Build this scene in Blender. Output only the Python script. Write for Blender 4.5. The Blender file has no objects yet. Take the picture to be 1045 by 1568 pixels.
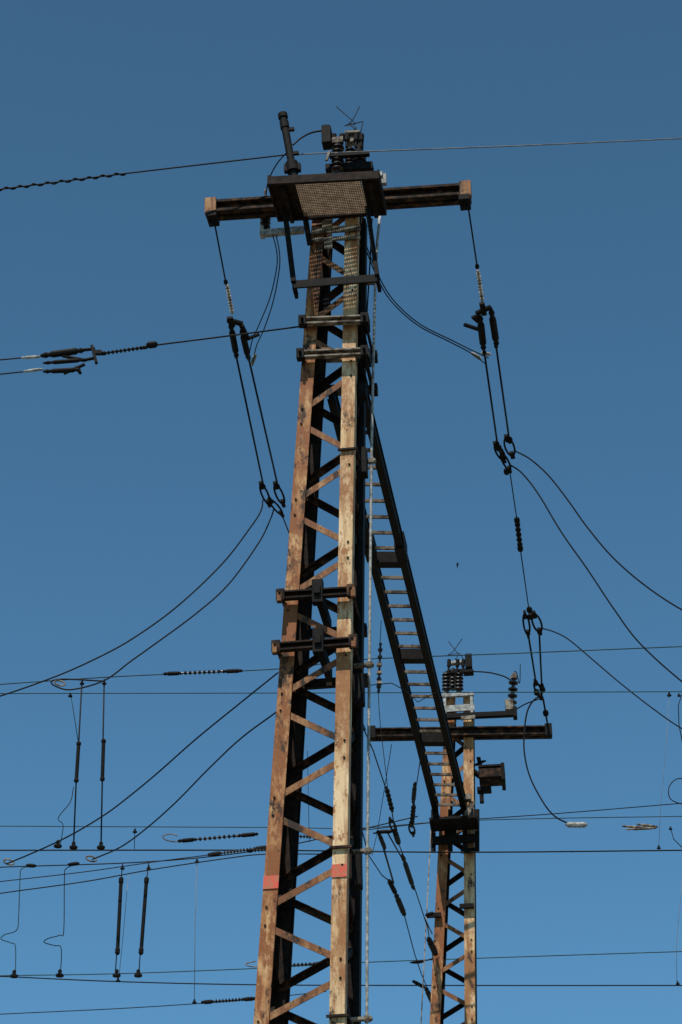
import bpy, math, random
from mathutils import Vector, Matrix
random.seed(4)
V=Vector
# ---------------------------------------------------------------- camera (surveyed viewpoint)
W,H,F=1045.0,1568.0,3702.0
pitch=math.radians(30.0); roll=math.radians(-0.95)
CAM=V((0,0,1.6))
fwd=V((0,math.cos(pitch),math.sin(pitch)))
up0=V((0,-math.sin(pitch),math.cos(pitch))); rt0=V((1,0,0))
rt=(rt0*math.cos(roll)-up0*math.sin(roll)*(-1)).normalized()
up=rt.cross(fwd).normalized()
cd=bpy.data.cameras.new("Camera"); cam=bpy.data.objects.new("Camera",cd)
bpy.context.collection.objects.link(cam); bpy.context.scene.camera=cam
m=Matrix((rt,up,-fwd)).transposed().to_4x4(); m.translation=CAM; cam.matrix_world=m
cd.sensor_fit='VERTICAL'; cd.sensor_height=36; cd.lens=36*F/H; cd.clip_end=5000; cd.clip_start=.1
def ray(u,v): return rt*((u-W/2)/F)+up*((H/2-v)/F)+fwd
def hit(u,v,n,D):
    d=ray(u,v); t=(D-n.dot(CAM))/n.dot(d); return CAM+d*t
def Y(u,v,y): return hit(u,v,V((0,1,0)),y)
def Zs(u,v,z0,s): return hit(u,v,V((0,-s,1)),z0-14*s)
def px(p): return (p-CAM).dot(fwd)/F    # metres per photo pixel at p

# ---------------------------------------------------------------- materials
def newmat(name,spec=.5):
    m=bpy.data.materials.new(name); m.use_nodes=True
    nt=m.node_tree; b=nt.nodes["Principled BSDF"]; b.inputs["Specular IOR Level"].default_value=spec; return m,nt,b
def noise(nt,vec,scale,detail=6,rough=.6):
    n=nt.nodes.new("ShaderNodeTexNoise"); n.inputs["Scale"].default_value=scale
    n.inputs["Detail"].default_value=detail; n.inputs["Roughness"].default_value=rough
    nt.links.new(vec,n.inputs["Vector"]); return n.outputs["Fac"]
def mapping(nt,sc):
    tc=nt.nodes.new("ShaderNodeTexCoord"); mp=nt.nodes.new("ShaderNodeMapping")
    mp.inputs["Scale"].default_value=sc; nt.links.new(tc.outputs["Object"],mp.inputs["Vector"]); return mp.outputs["Vector"]
def ramp(nt,fac,a,b,ca=(0,0,0,1),cb=(1,1,1,1)):
    r=nt.nodes.new("ShaderNodeValToRGB"); r.color_ramp.elements[0].position=a; r.color_ramp.elements[1].position=b
    r.color_ramp.elements[0].color=ca; r.color_ramp.elements[1].color=cb
    nt.links.new(fac,r.inputs["Fac"]); return r.outputs["Color"]
def mix(nt,f,a,b):
    x=nt.nodes.new("ShaderNodeMix"); x.data_type='RGBA'
    nt.links.new(f,x.inputs["Factor"])
    for s,val in (("A",a),("B",b)):
        sock=[i for i in x.inputs if i.name==s and i.type=='RGBA'][0]
        if isinstance(val,tuple): sock.default_value=(*val,1)
        else: nt.links.new(val,sock)
    return [o for o in x.outputs if o.type=='RGBA'][0]
def painted(name,paint,paint2,rust,dark,thr,dthr,rough=.7):
    m,nt,b=newmat(name,.25)
    v0=mapping(nt,(1,1,.45)); v1=mapping(nt,(1,1,.35)); v2=mapping(nt,(1,1,1)); v4=mapping(nt,(1,1,.08))
    c=mix(nt,ramp(nt,noise(nt,v1,8),.38,.62),paint,paint2)
    c=mix(nt,ramp(nt,noise(nt,v4,26,4,.6),.30,.54),rust,c)              # vertical rust runs
    c=mix(nt,ramp(nt,noise(nt,v0,3.2,9,.72),thr-.02,thr+.08),rust,c)    # large rusted areas, ragged edges
    c=mix(nt,ramp(nt,noise(nt,v1,22,9,.75),thr-.04,thr+.02),rust,c)     # small flakes
    c=mix(nt,ramp(nt,noise(nt,v0,7,9,.75),dthr,dthr+.06),dark,c)        # dark scale
    nt.links.new(c,b.inputs["Base Color"]); b.inputs["Roughness"].default_value=rough
    bp=nt.nodes.new("ShaderNodeBump"); bp.inputs["Strength"].default_value=.45; bp.inputs["Distance"].default_value=.004
    nt.links.new(noise(nt,v2,45),bp.inputs["Height"]); nt.links.new(bp.outputs["Normal"],b.inputs["Normal"])
    return m
def simple(name,c1,c2,rough=.6,metal=0,scale=25,a=.4,bb=.6,spec=.12):
    m,nt,b=newmat(name,spec); v=mapping(nt,(1,1,1))
    c=mix(nt,ramp(nt,noise(nt,v,scale),a,bb),c1,c2); nt.links.new(c,b.inputs["Base Color"])
    b.inputs["Roughness"].default_value=rough; b.inputs["Metallic"].default_value=metal; return m
CREAM=painted("flaked_cream_paint",(.76,.56,.34),(.62,.40,.20),(.31,.135,.052),(.055,.03,.018),.45,.38)
RUSTY=painted("rusty_cream_paint",(.56,.34,.16),(.42,.19,.07),(.24,.085,.03),(.04,.021,.013),.50,.41)
BRACE=painted("rusty_brace_steel",(.40,.22,.10),(.29,.13,.055),(.18,.07,.028),(.03,.018,.012),.48,.42)
DARK=simple("dark_rusted_and_shaded_steel",(.008,.006,.0055),(.028,.016,.011),.75,0,20)  # also the shade colour of the rear legs and side lattice
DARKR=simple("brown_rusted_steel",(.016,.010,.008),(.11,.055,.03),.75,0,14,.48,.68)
BLACK=simple("black_weathered_steel",(.0045,.004,.004),(.011,.009,.008),.7)
GALV=simple("galvanised_steel",(.42,.42,.40),(.20,.19,.17),.5,.0,30)
GALVD=simple("dull_galvanised_steel",(.28,.24,.19),(.06,.04,.028),.6,.0,18)
WIRE=simple("dark_conductor",(.006,.0055,.0055),(.014,.012,.011),.6,0,10)
WIREL=simple("pale_aluminium_conductor",(.20,.20,.20),(.12,.12,.12),.45,0,10)
TEAL=simple("verdigris_copper_wire",(.03,.07,.07),(.015,.035,.04),.6,.0,8)
CER=simple("dark_glazed_porcelain",(.009,.007,.007),(.018,.012,.01),.25,spec=.35)
CERL=simple("pale_porcelain",(.50,.45,.38),(.16,.13,.11),.35)
RED=simple("red_paint_band",(.68,.10,.07),(.45,.17,.10),.6,0,30)
GRATE=simple("brown_grating",(.36,.27,.20),(.22,.155,.11),.7)
RUNG=simple("worn_rung_steel",(.20,.165,.13),(.04,.028,.02),.6,0,16)

# ---------------------------------------------------------------- mesh helpers
class M:
    def __init__(s,name,mat,parent=None):
        s.n=name; s.m=mat; s.p=parent; s.v=[]; s.f=[]; s.sm=[]
    def add(s,vs,fs,smooth=False):
        o=len(s.v); s.v+=[tuple(x) for x in vs]
        for f in fs: s.f.append([i+o for i in f]); s.sm.append(smooth)
    def prism(s,p,q,A,B):
        vs=[p-A-B,p+A-B,p+A+B,p-A+B,q-A-B,q+A-B,q+A+B,q-A+B]
        fs=[(0,3,2,1),(4,5,6,7),(0,1,5,4),(1,2,6,5),(2,3,7,6),(3,0,4,7)]
        if (q-p).dot(A.cross(B))<0: fs=[f[::-1] for f in fs]
        s.add(vs,fs)
    def beam(s,p,q,w,h,upv=V((0,0,1))):
        d=(q-p).normalized()
        if abs(d.dot(upv))>.98: upv=V((0,1,0))
        a=d.cross(upv).normalized(); b=a.cross(d).normalized()
        s.prism(p,q,a*(w/2),b*(h/2))
    def box(s,c,a,b,cc): s.prism(c-cc,c+cc,a,b)
    def tube(s,pts,r,seg=6,closed=False,caps=True):
        n=len(pts)
        if n<2:return
        fr=None; rings=[]
        for i in range(n):
            if closed: d=pts[(i+1)%n]-pts[i-1]
            else: d=pts[min(i+1,n-1)]-pts[max(i-1,0)]
            d=d.normalized()
            if fr is None:
                x=V((0,0,1)) if abs(d.z)<.9 else V((1,0,0)); fr=d.cross(x).normalized()
            fr=(fr-d*fr.dot(d)).normalized(); g=d.cross(fr)
            ri=r[i] if isinstance(r,(list,tuple)) else r
            rings.append([pts[i]+fr*math.cos(2*math.pi*k/seg)*ri+g*math.sin(2*math.pi*k/seg)*ri for k in range(seg)])
        vs=[x for R in rings for x in R]; fs=[]
        for i in range(n if closed else n-1):
            j=(i+1)%n
            for k in range(seg):
                l=(k+1)%seg; fs.append((i*seg+k,i*seg+l,j*seg+l,j*seg+k))
        if not closed and caps:
            fs.append(tuple(range(seg))[::-1]); fs.append(tuple((n-1)*seg+k for k in range(seg)))
        s.add(vs,fs,True)
    def lathe(s,p,q,prof,seg=14):
        d=(q-p).normalized(); x=V((0,0,1)) if abs(d.z)<.9 else V((1,0,0))
        a=d.cross(x).normalized(); g=d.cross(a); vs=[];fs=[]
        for t,r in prof:
            c=p.lerp(q,t)
            for k in range(seg): vs.append(c+a*math.cos(2*math.pi*k/seg)*r+g*math.sin(2*math.pi*k/seg)*r)
        for i in range(len(prof)-1):
            for k in range(seg):
                l=(k+1)%seg; fs.append((i*seg+k,i*seg+l,(i+1)*seg+l,(i+1)*seg+k))
        fs.append(tuple(range(seg))[::-1]); fs.append(tuple((len(prof)-1)*seg+k for k in range(seg)))
        s.add(vs,fs,False)
    def ribs(s,p,q,r,n,core=.5):
        pr=[(0,r*.6),(.04,r*.6)]
        for i in range(n):
            a=.05+.9*i/n; w=.9/n
            pr+=[(a,r*core),(a+w*.25,r*core),(a+w*.5,r),(a+w*.7,r*.95),(a+w*.9,r*core)]
        pr+=[(.96,r*.6),(1,r*.6)]
        s.lathe(p,q,pr,12)
    def ring(s,c,a,b,r,n=16): s.tube([c+a*math.cos(2*math.pi*k/n)+b*math.sin(2*math.pi*k/n) for k in range(n)],r,6,True)
    def done(s,bevel=0):
        if not s.v: return
        me=bpy.data.meshes.new(s.n); me.from_pydata(s.v,[],s.f)
        me.polygons.foreach_set("use_smooth",s.sm); me.update()
        o=bpy.data.objects.new(s.n,me); bpy.context.collection.objects.link(o); me.materials.append(s.m)
        if s.p: o.parent=s.p
        if bevel:
            b=o.modifiers.new("b",'BEVEL'); b.width=bevel; b.segments=1; b.limit_method='ANGLE'
        return o
def empty(n):
    o=bpy.data.objects.new(n,None); bpy.context.collection.objects.link(o); return o
def spline(P,k=8):
    out=[]
    Q=[P[0]*2-P[1]]+P+[P[-1]*2-P[-2]]
    for i in range(1,len(Q)-2):
        a,b,c,d=Q[i-1:i+3]
        for j in range(k):
            t=j/k
            out.append(.5*((2*b)+(c-a)*t+(2*a-5*b+4*c-d)*t*t+(3*b-a-3*c+d)*t**3))
    out.append(P[-1]); return out
def wire(name,pts,pxw,mat,parent=None,k=8,smooth=True):
    o=M(name,mat,parent); P=spline(pts,k) if smooth and len(pts)>2 else pts
    o.tube(P,.5*pxw*px(pts[len(pts)//2]),6); return o.done()

# ---------------------------------------------------------------- lattice pole
class Pole:
    def __init__(s,psi,D,k,vt,vb,top,bot):
        s.ex=V((math.cos(psi),-math.sin(psi),0)); s.ey=V((math.sin(psi),math.cos(psi),0))
        s.n=s.ey-V((0,0,k)); s.D=D
        lt,rt_=s.T(top[0],vt),s.T(top[1],vt); lb,rb=s.T(bot[0],vb),s.T(bot[1],vb)
        s.L=(lb,lt); s.R=(rb,rt_)
    def T(s,u,v,off=0): return hit(u,v,s.n,s.D+off)
    def line(s,L,z): a,b=L; return a+(b-a)*((z-a.z)/(b.z-a.z))
    def F(s,a,b,z,dx=0,dy=0):
        l=s.line(s.L,z); r=s.line(s.R,z); w=(r-l).dot(s.ex)
        return l+s.ex*(w*a)+s.ey*(w*b)+s.ex*dx+s.ey*dy
    def w(s,z): return (s.line(s.R,z)-s.line(s.L,z)).dot(s.ex)
    def legs(s,par,ztop,lw,mats):
        th=.010
        for nm,a,b,mt in (("front_left_leg",0,0,mats[0]),("front_right_leg",1,0,mats[1]),("rear_left_leg",0,1,DARK),("rear_right_leg",1,1,DARK)):  # rear legs coloured dark to stand in for the front legs' shadow
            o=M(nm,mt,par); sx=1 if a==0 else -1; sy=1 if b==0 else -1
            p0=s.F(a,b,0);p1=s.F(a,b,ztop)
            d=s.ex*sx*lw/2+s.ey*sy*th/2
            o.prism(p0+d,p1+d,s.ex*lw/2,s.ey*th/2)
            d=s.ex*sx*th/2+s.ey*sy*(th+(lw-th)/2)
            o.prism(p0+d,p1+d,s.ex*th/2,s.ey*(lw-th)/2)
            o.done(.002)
    def braces(s,par,z0,half,ztop,matf,first_right=True,bw=.042):
        while z0>half: z0-=2*half
        zs=[];z=z0;side=1 if first_right else 0
        while z<ztop: zs.append((z,side)); z+=half; side=1-side
        o=M("front_lattice",matf,par); ob=M("rear_lattice",DARKR,par); os_=M("side_lattice",DARK,par); bt=M("lattice_bolts",DARKR,par)  # rear and side lattice darker than front: shade put into the colour
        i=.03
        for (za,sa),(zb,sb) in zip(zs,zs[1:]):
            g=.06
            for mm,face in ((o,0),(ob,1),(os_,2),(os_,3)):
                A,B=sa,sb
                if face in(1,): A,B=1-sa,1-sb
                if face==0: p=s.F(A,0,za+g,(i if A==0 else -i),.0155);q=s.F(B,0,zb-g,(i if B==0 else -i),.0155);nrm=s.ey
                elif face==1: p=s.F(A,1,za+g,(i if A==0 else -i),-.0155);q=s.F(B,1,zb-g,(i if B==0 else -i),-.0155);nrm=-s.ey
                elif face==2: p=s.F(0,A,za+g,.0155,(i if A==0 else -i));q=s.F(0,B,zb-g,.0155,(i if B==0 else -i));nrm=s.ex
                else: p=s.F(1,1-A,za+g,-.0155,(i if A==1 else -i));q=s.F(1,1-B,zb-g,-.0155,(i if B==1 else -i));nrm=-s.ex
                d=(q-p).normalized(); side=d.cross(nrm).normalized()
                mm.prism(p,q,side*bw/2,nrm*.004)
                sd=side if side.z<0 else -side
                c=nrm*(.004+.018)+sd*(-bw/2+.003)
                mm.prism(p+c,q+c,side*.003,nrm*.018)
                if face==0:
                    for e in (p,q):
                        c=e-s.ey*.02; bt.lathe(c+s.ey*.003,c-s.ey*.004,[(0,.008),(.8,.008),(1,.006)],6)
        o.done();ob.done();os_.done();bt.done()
def channel(o,p,q,h,dep,fr,th=.008,tf=.010):
    """C channel web p-q, flanges projecting along fr"""
    Zu=V((0,0,1))
    o.prism(p,q,Zu*h/2,fr*th/2)
    for sg in(-1,1):
        c=fr*(dep/2+th/2)+Zu*sg*(h/2-tf/2); o.prism(p+c,q+c,Zu*tf/2,fr*dep/2)

P1=Pole(math.radians(7.5),13.69,.018,350,1568,(477,548),(388,528))
P2=Pole(math.radians(5.0),21.86,.012,1100,1568,(681,725),(658,728))
ex,ey=P1.ex,P1.ey; UP=V((0,0,1))

# ================= MAIN POLE
pole=empty("lattice_power_pole")
ztop=P1.T(510,290,.1).z
P1.legs(pole,ztop,.094,(RUSTY,CREAM))
zR=P1.T(503,1484).z
P1.braces(pole,zR,.362,ztop-.1,BRACE,True)
def patch(o,P,leg,vc,h,lw,off=-.004):
    z=P.T(465,vc).z
    sx=1 if leg==0 else -1
    p=P.F(leg,0,z-h/2,sx*lw/2,off);q=P.F(leg,0,z+h/2,sx*lw/2,off); o.prism(p,q,P.ex*(lw/2+.001),P.ey*.002)
o=M("red_marking_bands",RED,pole); patch(o,P1,0,1348,.085,.094); patch(o,P1,1,1337,.085,.094); o.done()
o=M("strap_bands",DARKR,pole)
for v in(690,1298,1556):
    z=P1.T(522,v).z; p=P1.F(1,0,z,-.11,-.012);q=P1.F(1,0,z,.02,-.012); o.prism(p,q,UP*.008,ey*.008)
    p=P1.F(1,0,z,.02,-.02);q=P1.F(1,0,z,.02,.15); o.prism(p,q,UP*.008,ex*.005)
o.done(.001)
Z=lambda v:P1.T(500,v).z
def clampbar(v,uL,uR,vL,vR,h,mat,endm,off=-.035,slot=True):
    o=M("clamp_bar",mat,pole); e=M("clamp_bar_end",endm,pole)
    for b in(0,1):
        o_=off if b==0 else P1.w(Z(v))-off
        p=P1.T(uL,vL,off);q=P1.T(uR,vR,off)
        if b: p=p+ey*(o_-off);q=q+ey*(o_-off)
        channel(o,p,q,h,.035,-ey if b==0 else ey,.008,.014)
        d=(q-p).normalized()
        for c,sg in((p,1),(q,-1)):
            cc=c+d*sg*.03-(ey if b==0 else -ey)*.02
            e.box(cc,d*.028,UP*(h/2+.012),ey*.028)
            e.lathe(cc-ey*.06,cc+ey*.06,[(0,.012),(1,.012)],6)
    for c in(P1.T(uL,vL,off),P1.T(uR,vR,off)):
        sg=1 if c.x<-.1 else -1
        c=c+ex*sg*.03; e.tube([c-ey*.05,c+ey*(P1.w(Z(v))+.12)],.009)
    o.done(.002);e.done(.003)
clampbar(493,458,566,495,491,.058,GALVD,BLACK)
clampbar(545,455,566,546,541,.058,GALVD,BLACK)
clampbar(908,424,546,915,907,.06,DARK,DARKR,-.04)
clampbar(988,417,549,994,984,.06,DARK,DARKR,-.04)
o=M("clamp_centre_plates",BLACK,pole)
for u,v in((487,907),(488,983)):
    c=P1.T(u,v,-.06); o.box(c,ex*.036,UP*.085,ey*.03); o.box(c-ey*.03,ex*.022,UP*.03,ey*.02)
    o.prism(c+ey*.03,c+ey*.5,ex*.02,UP*.05)
for u,v in((556,600),(560,495),(562,548),(500,470),(489,470)):
    c=P1.T(u,v,.12); o.box(c,ex*.028,UP*.05,ey*.05)
for z in (Z(490),Z(545)):
    for dx in (.03,.06): 
        p=P1.F(1,0,z-.02,dx,.0); o.prism(p,p+ey*.4,ex*.006,UP*.03)
o.done(.003)
o=M("rusted_clamp_tips",BRACE,pole)
for u,v in((428,914),(541,907),(421,993),(542,984)):
    c=P1.T(u,v,-.10); o.box(c,ex*.016,UP*.034,ey*.012)
o.done(.003)
o=M("upper_brackets",GALVD,pole)
for vv,w in((352,.05),(366,.03)):
    p=P1.T(478,vv+2,-.02);q=P1.T(552,vv-3,-.02); o.prism(p,q,UP*w/2,ey*.01)
o.box(P1.T(503,372,-.03),ex*.03,UP*.05,ey*.008)
o.box(P1.T(501,345,-.03),ex*.035,UP*.04,ey*.01)
o.done(.002)
o=M("shade_strips",BLACK,pole)  # black strips added along the rear legs to paint in the shaded side
p=P1.F(1,1,0,.012,-.06);q=P1.F(1,1,ztop-.2,.012,-.06); o.prism(p,q,ex*.014,ey*.05)
p=P1.F(0,1,0,.09,.02);q=P1.F(0,1,ztop-.3,.07,.02); o.prism(p,q,ex*.03,ey*.012)
for z in (Z(1320),Z(1040),Z(690)):
    c=P1.F(1,0,z,.035,.2); o.box(c,ex*.028,UP*.10,ey*.05)
o.done(.002)
# crossarm: two channels back to back
A0=P1.T(317,321,-.02);A1=P1.T(721,294,-.02)
o=M("crossarm",DARKR,pole)
channel(o,A0,A1,.105,.045,-ey,.008,.024)
channel(o,A0+ey*.03,A1+ey*.03,.105,.045,ey,.008,.012)
o.done(.002)
e=M("crossarm_end_plates",BRACE,pole)
for c,sg in((A0,1),(A1,-1)):
    c=c+ex*sg*.035-ey*.03
    e.box(c+UP*.0,ex*.042,UP*.068,ey*.026)
e.done(.003)
e=M("crossarm_hanger_eyes",BLACK,pole)
for c,sg in((A0,1),(A1,-1)):
    c=c+ex*sg*.045+UP*-.085; e.box(c,ex*.038,UP*.022,ey*.07); e.ring(c-UP*.03,ex*.018,UP*.024,.006)
e.done()
# platform in front of the head
zp=P1.T(510,331,-.05).z
def Pf(u,v,z=zp): return hit(u,v,UP,z)
fl,fr_,rl,rr=Pf(410,281),Pf(581,272),Pf(426,337),Pf(592,327)
dx=(fr_-fl).normalized(); dy=(rl-fl).normalized()
o=M("platform_frame",DARK,pole)
o.prism(fl+UP*.02,fr_+UP*.02,UP*.035,dy*.012)
o.prism(rl+UP*.02,rr+UP*.02,UP*.03,dy*.012)
for a,b,wd in((fl,rl,.19),(fr_,rr,.13)):
    sg=1 if a is fl else -1
    c=dx*sg*wd/2+UP*.012; o.prism(a+c+dy*.014,b+c-dy*.014,dx*wd/2,UP*.006)
    c=dx*sg*.006+UP*.03; o.prism(a+c,b+c,dx*.008,UP*.045)
    c=dx*sg*(wd*.55)-UP*.018; o.prism(a+c+dy*.03,b+c,dx*.014,UP*.02)
o.done(.002)
g=M("platform_grating",GRATE,pole)
wd=(fr_-fl).length; dp=(rl-fl).length
x0,x1=.192,wd-.132
n=30
for i in range(n):
    x=x0+(x1-x0)*(i+.5)/n; p=fl+dx*x+dy*.014+UP*.016; g.prism(p,p+dy*(dp-.03),dx*.0028,UP*.006)
n=20
for i in range(n):
    y=.02+(dp-.04)*(i+.5)/n; p=fl+dx*x0+dy*y+UP*.006; g.prism(p,p+dx*(x1-x0),dy*.0055,UP*.0035)
g.done()
# guard frame hanging under platform
o=M("guard_frame",BLACK,pole)
a=P1.T(450,436,-.16);b=P1.T(578,426,-.16)
o.prism(a,b,UP*.032,ey*.008); o.prism(a+ey*.03+UP*.028,b+ey*.03+UP*.028,ey*.024,UP*.004)
at=P1.T(437,335,-.16);bt=P1.T(563,326,-.16)
o.prism(a+UP*.02,at+UP*.05,ex*.018,ey*.02); o.prism(b+UP*.02,bt+UP*.05,ex*.016,ey*.02)
for s_ in(a,b): o.prism(s_+ey*.01,s_+ey*.14,ex*.012,UP*.025)
o.prism(P1.T(468,335,-.1),P1.T(475,375,-.03),ex*.02,ey*.01)
o.done(.002)
o=M("side_bracket",GALV,pole); o.prism(P1.T(399,358,.1),P1.T(466,352,.1),UP*.025,ey*.02)
o.box(P1.T(402,355,.1),ex*.015,UP*.045,ey*.03); o.box(P1.T(588,275,.05),ex*.02,UP*.045,ey*.02); o.box(P1.T(584,268,-.35),ex*.012,UP*.02,ey*.02); o.done(.002)
o=M("post_insulator",CER,pole); o.ribs(P1.T(406,352,.1),P1.T(407,332,.1),.04,3); o.done()
o=M("post_insulator_cap",GALVD,pole); o.lathe(P1.T(407,334,.1),P1.T(407,290,.1),[(0,.02),(.3,.022),(.35,.010),(1,.010)],8); o.done()
# tube mast
o=M("tube_mast",BLACK,pole)
tb,tt=P1.T(449,262,-.25),P1.T(433,175,-.25)
d=(tt-tb); o.lathe(tb-d*.15,tt,[(0,.028),(.12,.028),(.12,.046),(.25,.046),(.25,.028),(.78,.028),(.78,.034),(.88,.034),(.88,.028),(.94,.028),(.94,.036),(1,.036)],14)
o.box(tb+d*.05,ex*.06,ey*.02,UP*.03)
for k in (.72,.3):
    c=tb+d*k; o.box(c+ex*.035,ex*.03,ey*.012,UP*.012)
o.done()
# head gear
hg=M("head_fittings",GALVD,pole); hb=M("head_insulators",CER,pole); hk=M("head_black_fittings",BLACK,pole)
hb.ribs(P1.T(517,266,-.05),P1.T(518,222,-.05),.048,6); hb.ribs(P1.T(552,264,.0),P1.T(550,232,.0),.052,5); hb.ribs(P1.T(537,258,.2),P1.T(537,228,.2),.045,5)
hg.prism(P1.T(508,217,-.05),P1.T(526,215,-.05),UP*.026,ey*.02)
hg.prism(P1.T(529,208,.0),P1.T(553,207,.0),UP*.010,ey*.05); hg.prism(P1.T(532,218,.0),P1.T(544,215,.0),UP*.025,ey*.03)
for u in(511,523,531,545,553): hk.lathe(P1.T(u,226,-.04),P1.T(u+1,206,-.04),[(0,.012),(.5,.012),(.5,.02),(1,.02)],8)
for u in(517,551): hk.lathe(P1.T(u,234,-.02),P1.T(u,216,-.02),[(0,.03),(.6,.03),(.6,.02),(1,.02)],10)
hk.prism(P1.T(505,240,-.08),P1.T(566,236,-.08),UP*.012,ey*.02)
hg.prism(P1.T(500,246,-.1),P1.T(505,232,-.1),ex*.010,ey*.010)
hk.box(P1.T(501,211,-.06),ex*.034,UP*.075,ey*.05); hk.box(P1.T(500,199,-.06),ex*.028,UP*.02,ey*.04)
hk.prism(P1.T(500,262,0),P1.T(572,258,0),UP*.03,ey*.05)
hk.prism(P1.T(553,240,0),P1.T(556,207,0),ex*.01,ey*.01)
hg.done(.002);hb.done();hk.done(.002)
o=M("arcing_horns",WIRE,pole)
for a in([(515,163),(538,183),(545,190),(534,190),(553,204)],[(551,163),(541,183),(534,190),(528,193),(556,186)],[(556,186),(552,206)],[(538,188),(546,196),(532,206)]):
    o.tube([P1.T(u,v,0) for u,v in a],.0035)
o.done()
wire("head_jumper_cable",[P1.T(449,222,-.25),P1.T(462,211,-.2),P1.T(478,203,-.1),P1.T(495,200,-.06)],3,WIRE,pole)
wire("head_jumper_cable",[P1.T(441,232,-.25),P1.T(425,250,-.1),P1.T(412,275,.05),P1.T(407,300,.1)],2.2,WIRE,pole)
# conduit
cpts=[P1.T(582,330,.25),P1.T(578,370,.25),P1.T(575,432,.25),P1.T(571,600,.25),P1.T(569,705,.25),P1.T(566,1018,.25),P1.T(563,1300,.25),P1.T(562,1568,.25)]
last=cpts[-1]+(cpts[-1]-cpts[-2])*((cpts[-1].z-0.2)/(cpts[-2].z-cpts[-1].z)); 
o=M("conduit_pipe",GALV,pole); o.tube(cpts+[last],.0095,8); o.done()
o=M("conduit_clamps",GALVD,pole)
for u,v in((576,432),(569,706),(566,1018),(563,1303),(563,1560)):
    c=P1.T(u,v,.25); o.prism(c+ex*.03,c-ex*.1,UP*.009,ey*.02); o.box(c,ex*.02,UP*.017,ey*.018)
o.done(.001)
o=M("side_cables",WIRE,pole)
o.tube(spline([P1.T(570,335,.3),P1.T(567,400,.3),P1.T(560,520,.3),P1.T(556,620,.35),P1.T(552,800,.3)]),.006)
o.tube(spline([P1.T(583,335,.3),P1.T(575,420,.3),P1.T(574,520,.3),P1.T(571,650,.35)]),.004)
o.done()
o=M("concrete_footing",simple("concrete",(.34,.33,.31),(.26,.25,.23),.9),pole)
c=P1.F(.5,.5,0); o.box(c+UP*.1,ex*.65,ey*.65,UP*.25); o.done(.02)

# ================= SECOND POLE
pole2=empty("lattice_power_pole")
ex2,ey2=P2.ex,P2.ey
zt2=P2.T(700,1068,.0).z
P2.legs(pole2,zt2,.100,(RUSTY,CREAM))
P2.braces(pole2,P2.T(700,1500).z,.33,zt2-.1,BRACE,False,.04)
B0=P2.T(566,1124,-.02);B1=P2.T(845,1120,-.02)
o=M("crossarm",DARKR,pole2); channel(o,B0,B1,.095,.045,-ey2,.008,.016)
channel(o,B0+ey2*.03,B1+ey2*.03,.095,.045,ey2,.008,.012); o.done(.002)
e=M("crossarm_end_plates",BLACK,pole2)
for c,sg in((B0,1),(B1,-1)):
    c=c+ex2*sg*.03-ey2*.03; e.box(c,ex2*.035,UP*.065,ey2*.03)
e.done(.002)
T2=P2.T
o=M("head_frame",GALV,pole2)
o.prism(T2(677,1066,-.03),T2(726,1063,-.03),UP*.018,ey2*.02); o.prism(T2(680,1086,-.03),T2(727,1083,-.03),UP*.035,ey2*.01)
o.prism(T2(681,1060,-.03),T2(682,1095,-.03),ex2*.014,ey2*.014); o.prism(T2(722,1060,-.03),T2(723,1095,-.03),ex2*.014,ey2*.014)
o.prism(T2(690,1016,0),T2(712,1014,0),UP*.015,ey2*.03)
o.done(.002)
o=M("head_insulators",CER,pole2)
for u in(684,703): o.ribs(T2(u,1060,0),T2(u,1030,0),.048,5)
o.ribs(T2(694,1056,.2),T2(694,1025,.2),.05,5)
o.done()
o=M("head_black_fittings",BLACK,pole2)
o.box(T2(718,1014,0),ex2*.034,UP*.075,ey2*.05); o.box(T2(718,1030,0),ex2*.05,UP*.015,ey2*.05)
o.prism(T2(684,1031,0),T2(716,1027,0),UP*.018,ey2*.03)
for u in(687,700,709): o.lathe(T2(u,1032,-.04),T2(u+1,1010,-.04),[(0,.012),(.5,.012),(.5,.02),(1,.02)],8)
o.prism(T2(676,1098,-.06),T2(790,1093,-.06),UP*.026,ey2*.03)
o.box(T2(789,1092,-.06),ex2*.02,UP*.055,ey2*.05)
o.prism(T2(726,1182,.1),T2(738,1190,.1),UP*.02,ey2*.05); o.prism(T2(733,1160,.1),T2(738,1182,.1),ex2*.02,ey2*.02)
o.prism(T2(728,1172,.1),T2(742,1165,.1),ex2*.02,ey2*.02); o.box(T2(742,1210,.1),ex2*.07,UP*.02,ey2*.05); o.box(T2(738,1222,.1),ex2*.02,UP*.05,ey2*.03)
for v in(1256,1285):
    o.prism(T2(660,v+3,-.1),T2(734,v-2,-.1),UP*.04,ey2*.02); o.prism(T2(660,v+3,.5),T2(734,v-2,.5),UP*.04,ey2*.02)
for u in(664,690,712,731): o.prism(T2(u,1240,-.08),T2(u,1305,-.08),ex2*.022,ey2*.02)
o.prism(T2(722,1240,-.05),T2(706,1265,-.05),ex2*.025,ey2*.03)
o.prism(T2(690,1250,-.12),T2(690,1290,-.12),ex2*.06,ey2*.008)
c=T2(696,1262,-.26); o.box(c,ex2*.225,ey2*.15,UP*.006)  # landing plate, added to shade the legs below it
for sg in(-1,1): o.box(c+ex2*sg*.225,ex2*.008,ey2*.15,UP*.02)
o.done(.003)
o=M("switch_box",DARKR,pole2)
o.box(T2(752,1190,.1),ex2*.115,UP*.05,ey2*.12); o.done(.006)
o=M("switch_box_lid",BLACK,pole2); o.box(T2(771,1189,.0),ex2*.018,UP*.09,ey2*.14); o.box(T2(752,1180,.1),ex2*.12,UP*.012,ey2*.13); o.done(.003)
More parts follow.
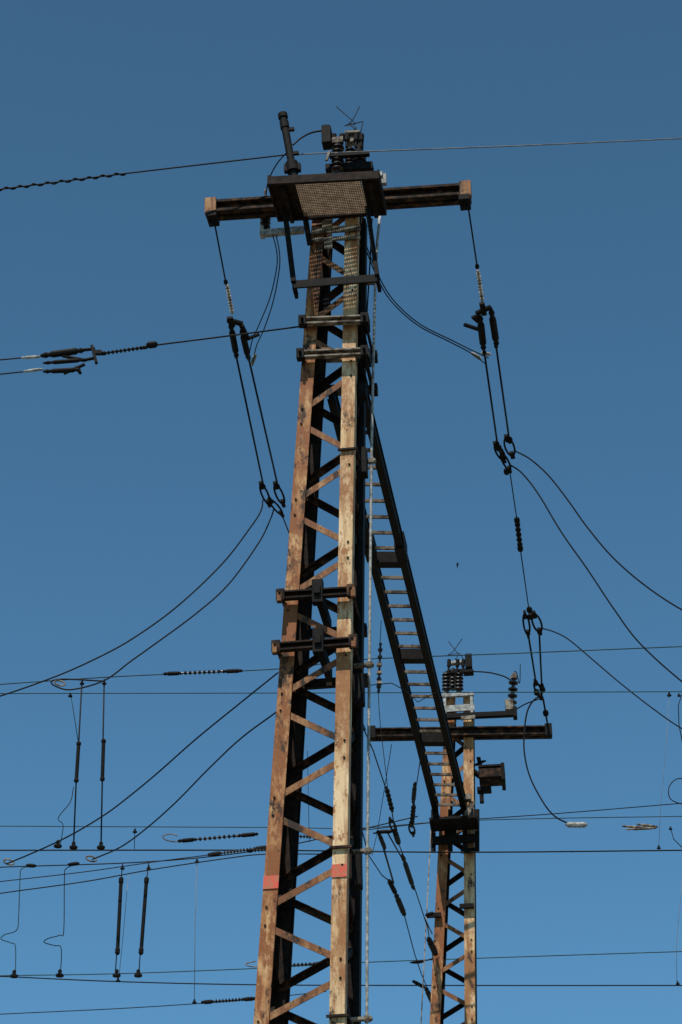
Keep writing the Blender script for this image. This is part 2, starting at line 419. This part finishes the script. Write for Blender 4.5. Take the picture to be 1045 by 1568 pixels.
o=M("landing_brackets",GALVD,pole2); o.prism(T2(724,1228,-.1),T2(712,1255,-.1),ex2*.03,ey2*.02); o.box(T2(714,1222,-.1),ex2*.05,UP*.03,ey2*.04)
o.prism(T2(706,1100,-.12),T2(728,1098,-.12),UP*.02,ey2*.01); o.done(.002)
o=M("arcing_horns",WIRE,pole2)
for a in([(687,982),(703,1003),(697,1010)],[(708,978),(694,998),(686,1003),(704,1000),(712,1012)]): o.tube([T2(u,v,0) for u,v in a],.004)
o.done()
o=M("strap_bands",BLACK,pole2)
for u,v in((664,1402),(714,1388),(716,1303)):
    o.prism(T2(u-10,v,-.03),T2(u+12,v-1,-.03),UP*.02,ey2*.02)
o.done()
o=M("concrete_footing",bpy.data.materials["concrete"],pole2); c=P2.F(.5,.5,0); o.box(c+UP*.1,ex2*.6,ey2*.6,UP*.25); o.done(.02)
o=M("conduit_pipe",GALVD,pole2); a=T2(661,1256,.1);b=T2(645,1568,.1); o.tube([a,b,b+(b-a)*((b.z-.2)/(a.z-b.z))],.006); o.done()

# ================= LADDER BRIDGE between the poles
lb=empty("ladder_walkway")
LZ=lambda u,v,dz=0: Zs(u,v,10.83+dz,.0125)
r0,r1=LZ(556,600),LZ(713,1243); l0,l1=LZ(507,600),LZ(669,1243)
o=M("side_rails",BLACK,lb)
d=(r1-r0).normalized(); sd=d.cross(UP).normalized()
for a,b in((r0,r1),(l0,l1)):
    o.prism(a,b,sd*.018,UP*.055)
    o.prism(a+UP*.057,b+UP*.057,sd*.030,UP*.004); o.prism(a-UP*.059,b-UP*.059,sd*.028,UP*.004)
for v in (838,): 
    t=(LZ(610,v)-r0).length/(r1-r0).length
    for a,b in((r0,r1),(l0,l1)): c=a.lerp(b,t); o.box(c,d*.12,sd*.04,UP*.075)
o.done(.002)
o=M("rungs",RUNG,lb); o2=M("cross_plates",BLACK,lb)
n=31
for i in range(1,n):
    t=i/n; a=l0.lerp(l1,t);b=r0.lerp(r1,t)
    if i in(10,17,24): o2.prism(a,b,d*.05,UP*.05)
    o.prism(a+UP*(-.03)+sd*.02,b+UP*(-.03)-sd*.02,d*.010,UP*.013)
o.done(.001);o2.done(.002)

# ================= TENSION STRINGS arm tip to arm tip
S=lambda u,v: Zs(u,v,12.33,-.07)
def fat(o,a,b,pxw):
    r=.5*pxw*px(a); o.lathe(a,b,[(0,r*.35),(.12,r*.9),(.2,r*.6),(.28,r),(.8,r),(.86,r*.6),(.92,r*.85),(1,r*.35)],10)
def knob(o,p,d,pxw): 
    r=.5*pxw*px(p); d=d.normalized()*r*1.6; o.lathe(p-d,p+d,[(0,r*.5),(.25,r),(.75,r),(1,r*.5)],8)
def shackle(o,p,q,wpx):
    d=q-p; s=V((1,0,0)); s=(s-d.normalized()*s.dot(d.normalized())).normalized()*wpx*.5*px(p)
    o.ring(p.lerp(q,.5),d*.5,s,1.6*px(p),14)
    o.prism(p.lerp(q,-.12),p.lerp(q,.2),s*.45,V((0,0,1))*2*px(p)); o.prism(p.lerp(q,.8),p.lerp(q,1.12),s*.45,V((0,0,1))*2*px(p))
def string(rod,ins,yoke,tbs,rods,shk,tail,mat2=WIRE):
    e=empty("tension_insulator_string")
    k=M("rods",WIRE,e); f=M("fittings",BLACK,e)
    for a,b,w in rod+rods+tail:
        k.tube([S(*a),S(*b)],.5*w*px(S(*a)))
    for a,b in ins:
        o=M("insulator",CERL,e); o.ribs(S(*a),S(*b),3.4*px(S(*a)),9,.45); o.done()
    for a,b,w in yoke: f.beam(S(*a),S(*b),w*px(S(*a)),.02)
    for a,b,w in tbs: fat(f,S(*a),S(*b),w)
    for a,b,w in shk: shackle(f,S(*a),S(*b),w)
    for a,b,w in rods+rod:
        for x in(a,b): knob(f,S(*x),S(*b)-S(*a),6.5)
    k.done();f.done(); return e
string([((328,337),(346,432),2.6)],[((348,436),(356,480))],
  [((349,490),(371,496),9),((352,486),(356,500),9),((370,498),(380,520),7),((376,520),(397,512),4)],
  [((353,494),(363,548),10),((370,503),(381,550),10)],
  [((362,545),(404,745),3.2),((381,548),(426,745),3.2)],
  [((400,742),(412,772),10),((422,742),(434,772),11),((414,765),(432,788),9)],
  [((432,788),(470,885),2),((470,885),(560,1118),2)])
e=string([((716,308),(731,408),2.6)],[((732,414),(739,462))],
  [((730,480),(752,470),8),((738,464),(742,482),8),((711,497),(738,506),5),((726,484),(735,492),10)],
  [((735,482),(741,536),11),((752,472),(761,530),11)],
  [((742,540),(762,680),3.2),((760,530),(780,672),3.2),((809,970),(821,1045),3),((826,968),(830,1050),3)],
  [((759,680),(772,705),11),((776,670),(785,698),14),((768,694),(781,720),9),((804,940),(809,972),9),((818,940),(827,968),13),((820,1044),(828,1068),9)],
  [((781,722),(792,797),1.8),((797,840),(810,932),1.8),((832,1070),(839,1110),3)])
o=M("inline_insulator",BLACK,e); o.ribs(S(792,797),S(797,839),4.5*px(S(792,797)),5,.6); o.done()
knobs=M("string_knobs",BLACK,e)
for u,v in((776,722),(792,797),(797,840),(811,934),(822,1060),(831,1056),(836,1092),(764,686),(781,674),(813,944)): knob(knobs,S(u,v),S(u+8,v+60)-S(u,v),9)
knobs.done()

# ================= JUMPER CABLES
def yw(name,pts,y,w,mat): return wire(name,[Y(u,v,y) for u,v in pts],w,mat)
def yw2(name,pts,y0,y1,w,mat):
    n=len(pts)-1; return wire(name,[Y(u,v,y0+(y1-y0)*i/n) for i,(u,v) in enumerate(pts)],w,mat)
yl=S(403,772).y; yr=S(785,700).y
yw("jumper_cable",[(403,765),(400,782),(385,806),(340,864),(270,930),(200,980),(140,1012),(80,1038),(0,1066),(-80,1088)],yl,2.4,WIRE)
yw("jumper_cable",[(420,778),(414,796),(396,832),(350,895),(300,940),(235,988),(200,1013),(160,1042),(110,1056),(84,1050),(80,1043),(100,1040),(160,1043)],yl,2.4,WIRE)
yw2("jumper_cable",[(426,1030),(370,1075),(300,1132),(240,1185),(195,1222),(160,1248),(110,1278),(60,1302),(10,1323)],14.8,17.5,2.4,WIRE)
yw2("jumper_cable",[(424,1090),(370,1130),(320,1177),(270,1228),(225,1268),(185,1297),(142,1316)],14.8,17.5,2.4,WIRE)
yw("jumper_cable",[(788,690),(812,703),(840,728),(870,766),(900,808),(940,855),(990,898),(1045,934),(1110,965)],yr,2.4,WIRE)
yw("jumper_cable",[(782,712),(800,725),(825,757),(860,815),(900,872),(940,932),(980,985),(1045,1044),(1110,1090)],yr,2.4,WIRE)
y3=S(828,962).y
yw("jumper_cable",[(830,962),(850,968),(872,980),(910,1012),(950,1046),(1000,1085),(1045,1116),(1110,1150)],y3,2.0,WIRE)
yj=S(738,545).y
yw2("jumper_cable",[(556,370),(578,425),(600,462),(640,498),(690,524),(722,541),(742,556)],14.3,yj,2,WIRE)
yw2("jumper_cable",[(556,362),(578,418),(603,460),(643,496),(692,521),(724,537),(748,548)],14.3,yj,2,WIRE)
yj=S(385,545).y
yw2("jumper_cable",[(418,360),(424,385),(424,410),(414,455),(398,495),(387,520),(380,552)],14.1,yj,1.8,WIRE)
yw2("jumper_cable",[(423,360),(428,385),(428,412),(419,460),(405,503),(393,530),(387,560)],14.1,yj,1.8,WIRE)
for a,b in(((392,542),(386,558)),((722,540),(737,550)),((737,540),(752,543))):
    o=M("cable_lug",GALV); p,q=S(*a),S(*b); fat(o,p,q,6); o.done()
yw("jumper_cable",[(722,1028),(750,1030),(775,1037),(788,1048)],22,2.2,WIRE)
yS=S(832,1068).y
yw2("jumper_cable",[(788,1088),(805,1078),(832,1068)],22,yS,2,WIRE)
yw2("jumper_cable",[(832,1066),(820,1070),(809,1086),(804,1112),(803,1150),(812,1190),(833,1230),(850,1250),(870,1261)],yS,21.5,2.6,WIRE)
o=M("cable_connector",GALV); fat(o,Y(866,1263,21.5),Y(900,1263,21.5),8); o.lathe(Y(870,1263,21.5),Y(896,1263,21.5),[(0,.024),(.04,.027),(.96,.027),(1,.024)],10); o.done()
e=empty("hanging_insulator"); o=M("sheds",CER,e); o.ribs(Y(787,1038,22),Y(784,1082,22),.05,4,.35); o.done()
o=M("caps",GALVD,e); o.lathe(Y(788,1030,22),Y(787,1040,22),[(0,.01),(.5,.035),(1,.035)],8); o.box(Y(780,1080,21.9),V((.04,0,0)),V((0,.03,0)),UP*.055); o.done()
wire("horn_wire",[Y(783,1040,22),Y(790,1028,22),Y(796,1046,22),Y(797,1017,22)],1.5,WIRE,e)

# ================= OVERHEAD WIRES
yw("overhead_wire",[(-60,298),(0,290),(190,266),(430,238),(441,237)],13.9,2.4,WIRE)
yw2("overhead_wire",[(441,237),(560,232),(800,223),(1045,212),(1110,209)],13.9,14.2,2.0,WIREL)
o=M("spiral_wire_wrap",WIRE); pts=[]
n=160
for i in range(n+1):
    t=i/n; u=-40+t*232; c=Y(u,290-(u)*(24/190),13.9); a=t*2*math.pi*11
    pts.append(c+V((0,math.cos(a),math.sin(a)))*.011)
o.tube(pts,.0055,5); o.done()
yw("overhead_wire",[(-60,1053),(0,1048),(180,1036),(430,1024),(550,1010),(800,1000),(1045,990),(1100,988)],18.6,1.7,TEAL)
yw("overhead_wire",[(-60,1063),(0,1062),(500,1061),(1045,1059),(1100,1058)],20,1.5,TEAL)
yw("overhead_wire",[(-60,1265),(0,1265),(400,1267),(550,1268),(680,1258),(850,1253),(1045,1250),(1100,1248)],23,1.4,TEAL)
yw("overhead_wire",[(548,1272),(680,1258),(850,1246),(1045,1230),(1100,1226)],22.8,1.5,WIRE)
yw("overhead_wire",[(-60,1302),(0,1302),(400,1302),(700,1305),(1045,1302),(1100,1301)],21.3,2.2,WIRE)
yw("overhead_wire",[(-60,1334),(0,1328),(180,1322),(300,1314),(410,1300),(500,1282),(640,1250)],18.8,1.8,WIRE)
yw("overhead_wire",[(-60,1358),(0,1350),(130,1335),(250,1318),(410,1298)],18,1.5,WIRE)
yw("overhead_wire",[(-60,1378),(0,1368),(130,1350),(230,1332),(350,1314),(410,1308),(520,1308)],17.5,1.8,WIRE)
yw("overhead_wire",[(-60,1495),(0,1494),(180,1491),(390,1483),(550,1474),(800,1465),(1045,1457),(1100,1455)],24,1.5,TEAL)
yw("overhead_wire",[(-60,1494),(0,1495),(180,1503),(400,1508),(700,1509),(1045,1509),(1100,1509)],24.5,1.9,WIRE)
yw("overhead_wire",[(-60,1557),(0,1553),(170,1545),(300,1537),(390,1530),(500,1518)],18.6,1.4,WIRE)
yy=14.4
de=empty("dead_end_assembly")
wire("conductor",[Y(-60,556,yy),Y(0,551,yy),Y(66,545,yy)],2.2,WIRE,de); wire("conductor",[Y(-60,579,yy),Y(0,573,yy),Y(66,566,yy)],2.2,WIRE,de)
wire("span_wire",[Y(234,529,yy),Y(345,515,yy),Y(460,500,14.1)],2.6,WIRE,de)
wire("span_wire",[Y(150,542,yy),Y(234,529,yy)],2,WIRE,de)
o=M("clamp_bodies",BLACK,de)
fat(o,Y(62,545,yy),Y(130,536,yy),11); fat(o,Y(66,556,yy),Y(132,551,yy),7); fat(o,Y(66,569,yy),Y(124,566,yy),8)
for a,b in(((96,545),(132,552)),((98,572),(130,558)),((116,562),(124,572)),((126,552),(146,548)),((128,536),(146,534))): o.tube([Y(*a,yy),Y(*b,yy)],.012)
o.beam(Y(141,530,yy),Y(148,556,yy),.035,.02); o.beam(Y(144,540,yy),Y(156,540,yy),.03,.03)
knob(o,Y(233,528,yy),V((1,0,.1)),11); knob(o,Y(222,532,yy),V((1,0,.1)),6); knob(o,Y(158,541,yy),V((1,0,0)),7)
o.done()
o=M("insulator",BLACK,de); o.ribs(Y(160,541,yy),Y(222,532,yy),3.6*px(Y(160,541,yy)),9,.35); o.done()
o=M("sleeves",GALV,de)
for a,b in(((32,548),(63,546)),((36,569),(66,565))): fat(o,Y(*a,yy),Y(*b,yy),5)
o.done()
def wins(a,b,y,ra=4.4,n=8,hook=None,mat=CER):
    e=empty("wire_insulator"); A,B=Y(*a,y),Y(*b,y); s=px(A)
    o=M("sheds",mat,e); o.ribs(A.lerp(B,.22),A.lerp(B,.75),ra*s,n,.3); o.done()
    f=M("end_fittings",BLACK,e); fat(f,A,A.lerp(B,.24),6.5); fat(f,A.lerp(B,.73),B,6.5); f.done()
    if hook:
        wire("hook",[Y(u,v,y) for u,v in hook],1.8,GALVD,e)
wins((250,1032),(372,1027),18.6,3.6)
wins((272,1288),(396,1277),18.8,3.4,8,[(292,1288),(270,1289),(254,1286),(250,1280),(262,1277),(272,1280)])
wins((318,1309),(412,1297),18.2,3.2,9)
wins((378,1303),(420,1300),18.1,3.4,4)
wins((308,1535),(392,1529),18.6,3.4)
wins((405,1480),(505,1475),23.9,3.4,8,[(405,1480),(385,1480),(376,1476),(392,1472)])
wins((438,1280),(520,1283),20,3.4,8)
o=M("cable_connector",GALVD)
for a,b in(((952,1265),(996,1268)),((958,1270),(1006,1268)),((975,1262),(1008,1266))): fat(o,Y(*a,22.7),Y(*b,22.7),4)
o.done()

# ================= DROPPERS
def dropper(pts,y,thick=(),w=1.6,mat=WIRE,foot=None,fs=.9):
    e=empty("dropper_wire"); wire("wire",[Y(u,v,y) for u,v in pts],w,mat,e,6,len(pts)>4)
    if thick:
        o=M("insulating_rod",BLACK,e)
        for a,b in thick:
            A,B=Y(*a,y),Y(*b,y); s=px(A)
            o.lathe(A,B,[(0,2*s),(.02,3.8*s),(.07,3.8*s),(.09,2.9*s),(.91,2.9*s),(.93,3.8*s),(.98,3.8*s),(1,2*s)],10)
        o.done()
    o=M("clips",BLACK,e)
    for i,p in enumerate(foot or []):
        k=fs if i==0 else .5
        c=Y(*p,y); s=px(c)*k; o.lathe(c-UP*6*s,c+UP*7*s,[(0,7*s),(.25,7*s),(.4,3*s),(.8,3.5*s),(1,1*s)],8)
    o.done()
dropper([(126,1040),(121,1135),(117,1195),(113,1296)],yl,[((121,1136),(117,1198))],2.6,WIRE,[(113,1294),(126,1045)])
dropper([(108,1060),(113,1090),(120,1135)],yl,(),1.4,TEAL,[(108,1064)],.5)
dropper([(160,1040),(158,1135),(157,1195),(155,1296)],yl,[((159,1132),(157,1196))],2.6,WIRE,[(155,1294),(160,1045)])
dropper([(113,1205),(108,1228),(92,1248),(90,1256),(97,1264),(93,1292)],yl,(),1.3,WIRE,[(89,1292)])
dropper([(188,1322),(186,1345),(179,1460),(177,1490)],17.6,[((186,1343),(180,1462))],1.8,WIRE,[(179,1490),(188,1328)])
dropper([(228,1322),(225,1345),(215,1460),(213,1492)],17.6,[((225,1343),(216,1462))],1.8,WIRE,[(212,1490),(228,1328)])
dropper([(52,1326),(34,1330),(31,1345),(29,1400),(26,1424),(8,1431),(2,1438),(18,1444),(24,1450),(24,1492)],17.6,(),1.5,TEAL,[(22,1491)])
dropper([(120,1322),(102,1330),(99,1345),(98,1425),(92,1432),(74,1437),(68,1443),(84,1448),(94,1452),(93,1492)],17.6,(),1.5,WIRE,[(92,1490)])
dropper([(302,1314),(299,1420),(298,1536)],17.9,(),1.0,WIREL,[(298,1533),(302,1318)],.5)
dropper([(207,1268),(206,1300)],20,(),1.2,WIRE,[(207,1272)],.5)
dropper([(197,1340),(190,1420),(182,1502)],17.7,(),.9,WIREL,[(181,1500)],.5)
dropper([(1025,1059),(1020,1150),(1012,1230),(1009,1302)],20.5,(),.7,WIREL,[(1009,1297),(1025,1063)],.45)
dropper([(1045,1062),(1039,1080),(1040,1110),(1046,1140)],20.5,(),1.6,WIRE,[(1040,1064)],.4)
dropper([(1050,1193),(1036,1193),(1025,1205),(1026,1222),(1040,1230),(1055,1231)],20.5,(),1.6,WIRE)
dropper([(1050,1300),(1040,1400),(1036,1450),(1037,1508)],22,(),.8,WIREL,[(1038,1505)],.45)
dropper([(1027,1268),(1032,1285),(1047,1300)],22,(),1.4,WIRE,[(1027,1268)],.4)
for c in((14,1320),(140,1315),(92,1046)):
    o=M("wire_end_loop",GALVD); p=Y(*c,17.5); s=px(p); o.ring(p,V((8*s,0,-2*s)),V((0,0,4*s)),1.3*s); o.done()
for a,b,y in(((40,1325),(56,1326),17.6),((104,1324),(122,1322),17.6)):
    o=M("wire_clamp",BLACK); fat(o,Y(*a,y),Y(*b,y),6); o.done()

# ================= lower tension lines running back to the second pole
Lz=lambda u,v: Zs(u,v,8.5,.115)
def low(pts,thick,rb,w=1.8,loops=()):
    e=empty("lower_tension_string"); wire("wire",[Lz(*p) for p in pts],w,WIRE,e,4,False)
    f=M("fittings",BLACK,e)
    for a,b,k in thick: fat(f,Lz(*a),Lz(*b),k)
    for a,b,k in loops: shackle(f,Lz(*a),Lz(*b),k)
    f.done()
    o=M("insulator",BLACK,e)
    for a,b in rb: o.ribs(Lz(*a),Lz(*b),4*px(Lz(*a)),5,.5)
    o.done()
low([(548,1095),(572,1150),(592,1210),(601,1245),(606,1280),(622,1320),(636,1362),(655,1420),(664,1470),(668,1540)],
    [((616,1308),(634,1362),8),((604,1270),(611,1292),9),((656,1436),(668,1462),10)],[((592,1206),(601,1242))],1.8,[((598,1255),(606,1275),8)])
low([(546,1240),(565,1310),(585,1340),(600,1352),(608,1375),(618,1396),(635,1460),(645,1490),(664,1535)],
    [((606,1368),(620,1402),9),((632,1502),(650,1512),6),((652,1512),(664,1538),8)],[((596,1348),(606,1368))],1.8)
low([(580,1272),(603,1352)],[((580,1275),(590,1300),7)],[],3)
low([(592,1272),(618,1318)],[],[],2.4)
low([(600,1140),(578,1275),(570,1310)],[],[],1.0)
low([(648,1135),(640,1190),(634,1225),(631,1268)],[((636,1198),(633,1230),7)],[((634,1232),(631,1262))],1.5,[((629,1262),(633,1278),8)])
low([(572,1276),(608,1272)],[((576,1274),(604,1273),6)],[],2.5)
low([(628,1474),(656,1470),(668,1466)],[((630,1474),(650,1472),5)],[],2)
low([(650,1405),(662,1430)],[((652,1402),(664,1398),6)],[],2)
low([(552,1045),(560,1050),(600,1046),(622,1058),(640,1075),(668,1060)],[],[],1.5)
e=empty("hanging_insulator"); o=M("sheds",CER,e); o.ribs(Y(583,985,17),Y(580,1060,17),.02,6,.4); o.done(); f=M("fittings",GALVD,e)
for v in(1018,1030,1046): f.box(Y(581,v,16.98),V((.02,0,0)),V((0,.02,0)),UP*.010)
f.done(); wire("suspension_wire",[Y(584,950,17),Y(580,1070,17),Y(594,1208,17)],1.3,WIRE,e)
wire("guy_wire",[Y(471,1150,17),Y(474,1290,17)],1.0,WIRE)
bm=M("bird",BLACK); c=Y(701,864,60); s=px(c)*.8
bm.add([c+V((-2.2*s,0,1.2*s)),c+V((0,-.1,0)),c+V((2.2*s,0,1*s)),c+V((0,.15,-.8*s)),c+V((0,.3,.5*s))],[(0,1,3),(1,2,3),(0,3,4),(2,4,3)]); bm.done()

# ================= GROUND
gm,nt,b=newmat("ballast_and_grass"); v=mapping(nt,(1,1,1))
c=mix(nt,ramp(nt,noise(nt,v,.15),.42,.58),(.17,.15,.12),(.07,.09,.035)); c=mix(nt,ramp(nt,noise(nt,v,6),.35,.65),(.10,.09,.07),c)
nt.links.new(c,b.inputs["Base Color"]); b.inputs["Roughness"].default_value=.95
o=M("ground",gm); o.add([V((-2500,-2500,0)),V((2500,-2500,0)),V((2500,2500,0)),V((-2500,2500,0))],[(0,1,2,3)]); o.done()

# ================= LIGHT
el=math.radians(62); az=math.radians(7.5+9)
sdir=V((-math.sin(az)*math.cos(el),-math.cos(az)*math.cos(el),math.sin(el)))
sl=bpy.data.lights.new("sun",'SUN'); sl.energy=5; sl.angle=math.radians(.5); sl.color=(1,.95,.86)
so=bpy.data.objects.new("sun",sl); bpy.context.collection.objects.link(so); so.rotation_euler=sdir.to_track_quat('Z','Y').to_euler()
w=bpy.data.worlds.new("World"); bpy.context.scene.world=w; w.use_nodes=True; nt=w.node_tree
sk=nt.nodes.new("ShaderNodeTexSky"); sk.sky_type='NISHITA'; sk.sun_disc=False; sk.sun_elevation=el; sk.sun_rotation=math.atan2(sdir.x,sdir.y)
sk.air_density=1.0; sk.dust_density=.3; sk.ozone_density=1.0
mx=nt.nodes.new("ShaderNodeVectorMath"); mx.operation='MULTIPLY'
# deeper blue towards the zenith
tc=nt.nodes.new("ShaderNodeTexCoord"); sp=nt.nodes.new("ShaderNodeSeparateXYZ"); nt.links.new(tc.outputs["Generated"],sp.inputs[0])
cr=ramp(nt,sp.outputs["Z"],.30,.68,(.54,.95,1.07,1),(.46,.77,.81,1))
bg=nt.nodes["Background"]; nt.links.new(sk.outputs[0],mx.inputs[0]); nt.links.new(cr,mx.inputs[1]); nt.links.new(mx.outputs[0],bg.inputs[0]); bg.inputs[1].default_value=.11
sc=bpy.context.scene; sc.view_settings.view_transform='Standard'; sc.view_settings.look='None'; sc.view_settings.exposure=0
